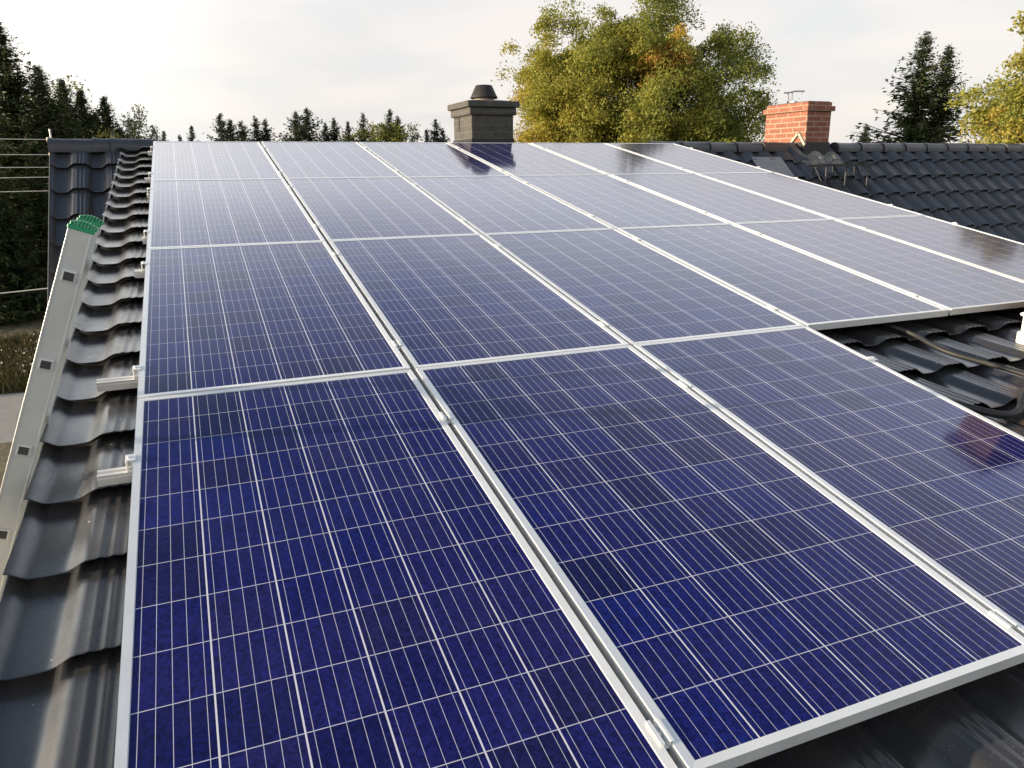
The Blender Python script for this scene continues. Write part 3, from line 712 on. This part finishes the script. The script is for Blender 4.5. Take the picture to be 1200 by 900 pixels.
# ------------------------------------------------------------------ trees
def spruce_mesh(h, rad, dens, seed, seg=0.32, lean=0.0, z0=0.06, wid=0.030, nsp=6):
    rg = np.random.default_rng(seed); tv = []; tt = []; tubes = []
    z = h*z0
    while z < h*0.985:
        f = 1 - z/h
        Lm = rad*(f**0.92)*(0.75 + 0.25*min(1, (z/h)*5))
        nb = max(3, int(rg.integers(4, 7)*dens*(0.7 + 0.3*f)))
        for b in range(nb):
            L = max(0.10, Lm*rg.uniform(0.45, 1.25)); az = rg.uniform(0, 2*np.pi)
            up = 0.42*(1 - f) + 0.10 - 0.55*f*rg.uniform(0.4, 1.0); bt = rg.normal(0.5, 0.18)
            zz = z + rg.uniform(-0.12, 0.12)
            n = max(2, int(L/seg)); dirh = np.array([np.cos(az), np.sin(az)])
            s = (np.arange(n + 1)/n)
            P = np.c_[dirh[0]*s*L, dirh[1]*s*L, zz + up*L*s*(1 - 0.35*s) + 0.16*L*s**3]
            tubes.append((P[0], P[-1], 0.008 + 0.008*L))
            sd = np.array([-dirh[1], dirh[0], 0])
            for i in range(n + 1):
                for q in range(nsp):
                    p = P[i] + rg.normal(0, 0.035, 3)
                    ln = (0.14 + 0.30*(1 - s[i]))*min(1, L/1.3 + 0.22)*rg.uniform(0.7, 1.35)
                    if q < nsp - 2: d = sd*(1 if q % 2 else -1)*rg.uniform(.5, 1.0) + np.array([*dirh, 0])*0.65
                    elif q == nsp - 2: d = np.array([*dirh, 0.15])
                    else: d = np.array([*(dirh*0.4), -0.6]) + rg.normal(0, 0.25, 3)
                    d = d/np.linalg.norm(d); d = d + np.array([0, 0, -0.28*f]) + rg.normal(0, 0.12, 3)
                    wv = np.cross(d, rg.normal(0, 1, 3)); wv /= (np.linalg.norm(wv) + 1e-6)
                    wv *= wid*rg.uniform(0.6, 1.3)*min(1, 0.45 + L/1.5)
                    tv.append([p - wv*0.6, p + d*ln*0.45 + wv, p + d*ln, p + d*ln*0.5 - wv])
                    tt.append(np.clip(0.30*s[i] + 0.25*bt + rg.normal(0.18, 0.16), 0, 1))
        z += max(0.10, 0.030*h*(0.55 + 0.6*f))/max(0.6, dens)
    for q in range(14):   # leader
        p = np.array([0, 0, h*(0.955 + 0.045*q/14)]); a = rg.uniform(0, 6.28); d = np.array([np.cos(a), np.sin(a), 0.9])*0.16*(1.15 - q/14)
        tv.append([p, p + d*0.5 + [0.02, 0, 0], p + d, p + d*0.5 - [0.02, 0, 0]]); tt.append(0.4)
    V = np.array(tv).reshape(-1, 3); return V, np.arange(len(V)).reshape(-1, 4), np.repeat(tt, 4), tubes
def spruce(loc, h, rad, dens, seed, label, group, mat=NEEDLE, cache={}, key=None, rz=0.0, **kw):
    root = empty('spruce_tree', loc); root.rotation_euler = (0, 0, rz)
    if key and key in cache:
        h0, src = cache[key]; root.scale = (h/h0,)*3
        for s in src:
            c = s.copy(); col.objects.link(c); c.parent = root
    else:
        V, F, T, tb = spruce_mesh(h, rad, dens, seed, **kw)
        cr = mesh_np('crown', V, F, mat, root, tint=T)
        g = MB(); g.tube([(0, 0, -0.05), (0, 0, h*0.5), (0, 0, h*0.99)], [0.018*h, 0.010*h, 0.006], 8)
        for a, b, r in tb[::2]: g.tube([a*np.array([0, 0, 1]), b], [r, r*0.3], 4, cap=False)
        tr = g.build('trunk', BARK, root, fix=False)
        if key: cache[key] = (h, [cr, tr])
    return tag(root, label, 'tree', group)
def ell_clusters(rg, n, c, rr, shell=0.45, flat=None):
    P = []
    while len(P) < n:
        d = rg.normal(0, 1, 3); d /= np.linalg.norm(d); k = rg.uniform(shell**3, 1)**(1/3)
        lump = 1 + 0.16*math.sin(3.1*d[0] + 5*d[2] + 1.3) + 0.10*math.sin(7*d[1] + 4*d[2])
        p = c + d*rr*k*lump
        P.append((p, k))
    return P
def broadleaf(name, loc, h, c, rr, ncl, nlf, size, seed, label, group=None, mat=LEAFA, clr=0.5, trunk=0.22, weep=0.0, bark=BARK, shell=0.45, tintf=None, nlimb=90, bough=0):
    rg = np.random.default_rng(seed); root = empty(name, loc)
    c = np.array(c, float); rr = np.array(rr, float)
    if bough:
        cl = []
        for p, k in ell_clusters(rg, ncl, c, rr, shell):
            out = p - c; out[2] *= 0.3; out /= (np.linalg.norm(out) + 1e-6); bs = rg.uniform(0.6, 1.25)
            for q in range(bough):
                t = rg.uniform(-0.7, 0.8)
                cl.append((p + out*t*bs + rg.normal(0, 0.26, 3)*bs + np.array([0, 0, -0.30*t*t - 0.12*t])*bs, k))
    else: cl = ell_clusters(rg, ncl, c, rr, shell)
    cl = [(p, k) for p, k in cl if p[2] > h*0.12]
    VV = []; TT = []
    for p, k in cl:
        m = int(nlf*rg.uniform(0.5, 1.4)); sc = clr*rg.uniform(0.55, 1.25)
        q = rg.normal(0, 1, (m, 3)); q /= np.maximum(1, np.linalg.norm(q, axis=1)/2.5)[:, None]; q = q*np.array([1, 1, 0.62])*sc*0.55
        if weep: q[:, 2] -= weep*np.abs(rg.normal(0, 1, m)); q[:, :2] *= (1 - 0.3*weep)
        else: q[:, 2] -= 0.35*(q[:, 0]**2 + q[:, 1]**2)/max(sc, .1)
        q = q + p
        n1 = rg.normal(0, 1, (m, 3)); n1 /= np.linalg.norm(n1, axis=1)[:, None]
        n2 = np.cross(n1, rg.normal(0, 1, (m, 3))); n2 /= np.linalg.norm(n2, axis=1)[:, None]
        sz = (size*rg.uniform(0.6, 1.35, m))[:, None]
        VV.append(np.stack([q - n1*sz*0.5, q + n2*sz*0.28, q + n1*sz*0.5, q - n2*sz*0.28], 1).reshape(-1, 3))
        t = (tintf(p - c, rg) if tintf else 0.35 + rg.normal(0, 0.12)) + rg.normal(0, 0.09, m)
        TT.append(np.repeat(np.clip(t, 0, 1), 4))
    V = np.concatenate(VV); T = np.concatenate(TT)
    mesh_np('crown', V, np.arange(len(V)).reshape(-1, 4), mat, root, tint=T)
    g = MB(); b0 = np.array([0, 0, -0.05]); fork = np.array([0, 0, h*0.28])
    g.tube([b0, fork, c + [0, 0, rr[2]*0.45]], [trunk, trunk*0.75, trunk*0.15], 10)
    idx = rg.permutation(len(cl))[:nlimb]
    for i in idx:
        p = cl[i][0]; s = rg.uniform(0.15, 0.75); a = fork*(1 - s) + (c + [0, 0, rr[2]*0.3])*s
        m = a*0.45 + p*0.55 + np.array([0, 0, 0.12*np.linalg.norm(p - a)]) + rg.normal(0, 0.08, 3)
        g.tube([a, m, p], [trunk*0.22, trunk*0.11, 0.008], 5, cap=False)
        for q in range(3):
            e = p + rg.normal(0, clr*0.4, 3); g.tube([m*0.4 + p*0.6, e], [0.018, 0.005], 4, cap=False)
    g.build('trunk', bark, root, fix=False)
    return tag(root, label, 'tree', group)

# the dark spruces at the left
GL = 'trees standing left of the house'
spruce((-5.35, 33.6, GZ), 10.3, 4.0, 2.2, 11, 'tallest dark spruce at the left edge, its top standing clear against the sky', GL, rz=0.4)
spruce((-4.45, 34.6, GZ), 8.95, 3.4, 2.1, 12, 'dark spruce just right of the tallest one, its crown leaning on it', GL, rz=2.0)
spruce((-4.05, 37.4, GZ), 8.75, 3.5, 2.1, 13, 'bushy spruce with its tip midway between the tallest spruce and the birch', GL, rz=1.0)
spruce((-3.45, 37.9, GZ), 8.45, 3.2, 2.1, 14, 'lower spruce with twin tips above the corner of the gable ridge', GL, rz=3.0)
spruce((-2.75, 40.2, GZ), 8.35, 3.3, 2.1, 15, 'spruce nearest to the birch on its left side', GL, rz=4.2)
spruce((-7.4, 31.0, GZ), 11.2, 3.2, 1.4, 16, 'dark spruce cut off by the left edge of the view, only its branches in sight', GL, rz=5.2)
spruce((-6.6, 29.5, GZ), 5.2, 2.3, 1.6, 17, 'low young spruce in front of the tall ones, down at the left edge', GL, rz=0.2)
spruce((-5.6, 30.2, GZ), 4.3, 2.0, 1.6, 18, 'shorter young spruce beside the ladder top, in front of the tall ones', GL, rz=1.2)
spruce((-4.7, 31.4, GZ), 5.6, 2.2, 1.6, 19, 'young spruce filling the gap behind the wires by the gable', GL, rz=2.7)
def wood(p, rg): return 0.45 + 0.1*p[2]/3 + rg.normal(0, .15)
broadleaf('broadleaf_tree', (-4.75, 38.6, GZ), 9.2, (0.1, 0, 6.6), (1.3, 1.3, 2.3), 60, 90, 0.13, 31, 'thin crowned leafy tree between the dark spruces at the left', GL, LEAFG, 0.5, 0.12, tintf=wood, nlimb=40)
broadleaf('broadleaf_tree', (-3.3, 36.0, GZ), 6.8, (0, 0, 4.2), (1.9, 1.3, 2.2), 130, 110, 0.12, 32, 'olive green bushy tree in front of the twin tipped spruce', GL, LEAFG, 0.5, 0.12, tintf=wood, nlimb=40)
broadleaf('broadleaf_tree', (-2.2, 36.4, GZ), 6.3, (0, 0, 4.2), (1.3, 1.2, 1.9), 90, 110, 0.12, 33, 'yellowish bushy tree at the foot of the birch', GL, LEAFA, 0.5, 0.12, tintf=lambda p, rg: 0.35 + rg.normal(0, .12), nlimb=40)
broadleaf('birch_tree', (-1.75, 37.2, GZ), 8.3, (0.05, 0, 5.7), (0.95, 0.9, 2.15), 85, 70, 0.10, 34, 'birch with thin hanging twigs and pale trunk above the gable ridge', GL, LEAFG, 0.34, 0.10, weep=0.55, bark=BIRCHB, tintf=lambda p, rg: 0.5 + rg.normal(0, .15), nlimb=60)
broadleaf('birch_tree', (-1.05, 37.6, GZ), 7.5, (0.0, 0, 5.2), (0.75, 0.8, 1.65), 60, 70, 0.10, 35, 'lower birch just right of the taller one, nearest the panels', GL, LEAFG, 0.34, 0.08, weep=0.55, bark=BIRCHB, tintf=lambda p, rg: 0.45 + rg.normal(0, .15), nlimb=50)

# far trees above the ridge: photo x, top height, width factor, label
GF = 'far trees above the ridge'
FD = [(-0.9, 69, 4.3, .55, 'tiny far spruce tip just right of the corner where the panels start'),
      (0.25, 71, 4.05, .5, 'faintest far spruce tip between two tiny ones above the first panel'),
      (1.2, 69, 4.75, .55, 'slim lone far spruce above the middle of the first top panel'),
      (3.5, 68.9, 5.75, 1.1, 'tallest spruce of the far clump above the first panel gap'),
      (4.25, 69.5, 5.3, .9, 'second spruce of the far clump left of the first panel gap'),
      (5.05, 68.2, 5.1, 1.0, 'short dark spruce in the middle of the far clump at the first panel gap'),
      (6.2, 68.8, 5.5, .9, 'pointed far spruce directly above the first panel gap'),
      (6.95, 68.4, 5.25, .9, 'right end spruce of the far clump at the first panel gap'),
      (9.25, 66.8, 5.85, 1.25, 'left half of the dark far spruce pair standing alone above the second panel'),
      (10.05, 66.3, 6.15, 1.35, 'broad tallest spruce of the far pair standing alone above the second panel'),
      (11.8, 68.1, 5.0, .8, 'small far spruce right of the broad pair'),
      (12.55, 67.9, 5.4, .9, 'dark pointed far spruce left of the yellow green far trees'),
      (13.65, 67.7, 5.1, .7, 'narrow far spruce touching the yellow green far trees'),
      (14.7, 66.4, 5.75, .8, 'far spruce rising out of the left of the yellow green trees'),
      (16.9, 65.9, 6.1, .85, 'tallest far spruce rising behind the yellow green trees'),
      (17.75, 66.5, 5.55, .9, 'dark far spruce closing the yellow green group on its right'),
      (20.15, 66.1, 4.45, .5, 'tiny far spruce left of the grey chimney'),
      (20.95, 65.9, 5.35, .9, 'far spruce with tufted top close to the left of the grey chimney'),
      (21.65, 66.4, 4.6, .8, 'low far spruce half hidden by the grey chimney'),
      (51.0, 47.2, 4.3, .9, 'small slanting far spruce tip beyond the right ridge, left of the twin topped spruce')]
for i, (x, y, top_, wf, lab) in enumerate(FD):
    k = i % 4
    hh = top_ - GZ
    spruce((x, y, GZ), hh, 4.3*wf, 1.5, 100 + k, lab, GF, mat=NEEDLEF, key=('far', k, wf), rz=i*1.3, seg=0.36, wid=0.050, z0=0.35, nsp=5)
for i, (x, y, top_, rx_, lab) in enumerate([(13.9, 66.6, 4.6, 1.0, 'low yellow green far tree left in its group above the third panel'), (15.7, 65.6, 5.5, 1.4, 'biggest yellow green far tree, in the middle of its group above the third panel'), (17.0, 65.0, 4.8, 1.1, 'rounded yellow green far tree at the right of its group'), (18.95, 66.5, 5.25, .75, 'thin see through far tree standing alone left of the grey chimney')]):
    broadleaf('broadleaf_tree', (x, y, GZ), top_ - GZ, (0, 0, top_ - GZ - 2.2), (rx_, 1.0, 2.2), 45 if i < 3 else 20, 40, 0.20, 60 + i, lab, GF, LEAFA if i < 3 else LEAFG, 0.55, 0.1, tintf=lambda p, rg: 0.3 + rg.normal(0, .12), nlimb=20)

# big autumn tree behind the ridge
def autumn_sunlit(p, rg):
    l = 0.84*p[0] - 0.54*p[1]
    t = 0.36 + rg.normal(0, 0.11) - 0.045*l - 0.03*p[2]  # random leaf colour, painted yellower towards the sunlit left and below
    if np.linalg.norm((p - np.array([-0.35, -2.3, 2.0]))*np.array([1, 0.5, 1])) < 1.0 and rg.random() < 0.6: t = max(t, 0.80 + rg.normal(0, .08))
    if l < -1.6 and p[2] < -0.3: t += 0.22  # sunlit lower left of the crown painted yellower still
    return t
BT = (14.0, 21.6, GZ)
broadleaf('autumn_tree', BT, 10.6, (0.1, 0, 6.35), (3.65, 3.5, 3.75), 230, 270, 0.078, 41, 'big round leafy tree turning yellow behind the ridge, with one orange patch', None, LEAFA, 0.42, 0.26, tintf=autumn_sunlit, shell=0.42, nlimb=190, bough=9)
# more woodland behind them, and an unseen tree belt added behind the viewer for shade
for i, (x, y, hh) in enumerate([(-7.2, 44, 8.6), (-6.0, 46, 8.2), (-4.9, 44.5, 7.9), (-3.7, 46.5, 8.0), (-2.6, 45, 7.2), (-8.6, 41, 9.5)]):
    spruce((x, y, GZ), hh, 3.4, 1.8, 210, ['spruce in the back row of the left wood, behind the tallest one', 'back row spruce behind the second tallest one', 'back row spruce behind the midway bushy spruce', 'back row spruce behind the twin tipped spruce', 'lowest back row spruce, behind the birch', 'back row spruce at the very left edge'][i], GL, key='back', rz=i*1.7, seg=0.45, wid=0.09, nsp=4)
BL = ['at its left end', 'second from its left end', 'third from its left end', 'left of its middle', 'in its middle', 'right of its middle', 'third from its right end', 'second from its right end', 'at its right end']
for i in range(9):
    spruce((-16 + 4.6*i, -19 - 2.0*(i % 2), GZ), 12.5 + 1.2*math.sin(i*2.1), 4.2, 1.5, 200, 'tall spruce of the unseen tree belt added behind the viewer for shade, ' + BL[i], 'unseen tree belt added behind the viewer', key='row', rz=i*1.9)
# the right hand trees
spruce((23.0, 18.6, GZ), 9.2, 3.7, 1.7, 71, 'dark spruce beyond the right ridge, the taller of two joined tops', 'joined spruces beyond the right ridge', rz=1.0)
spruce((23.55, 18.15, GZ), 8.75, 3.2, 1.7, 72, 'dark spruce beyond the right ridge, the lower top nearest the yellow tree', 'joined spruces beyond the right ridge', rz=2.4)
broadleaf('autumn_tree', (17.42, 10.3, GZ), 8.8, (0, 0, 5.8), (1.4, 1.4, 2.65), 54, 300, 0.075, 42, 'yellow leaved tree at the right edge beside the dark spruces', None, LEAFA, 0.36, 0.16, tintf=lambda p, rg: 0.44 + rg.normal(0, .13), shell=0.4, nlimb=90, bough=8)
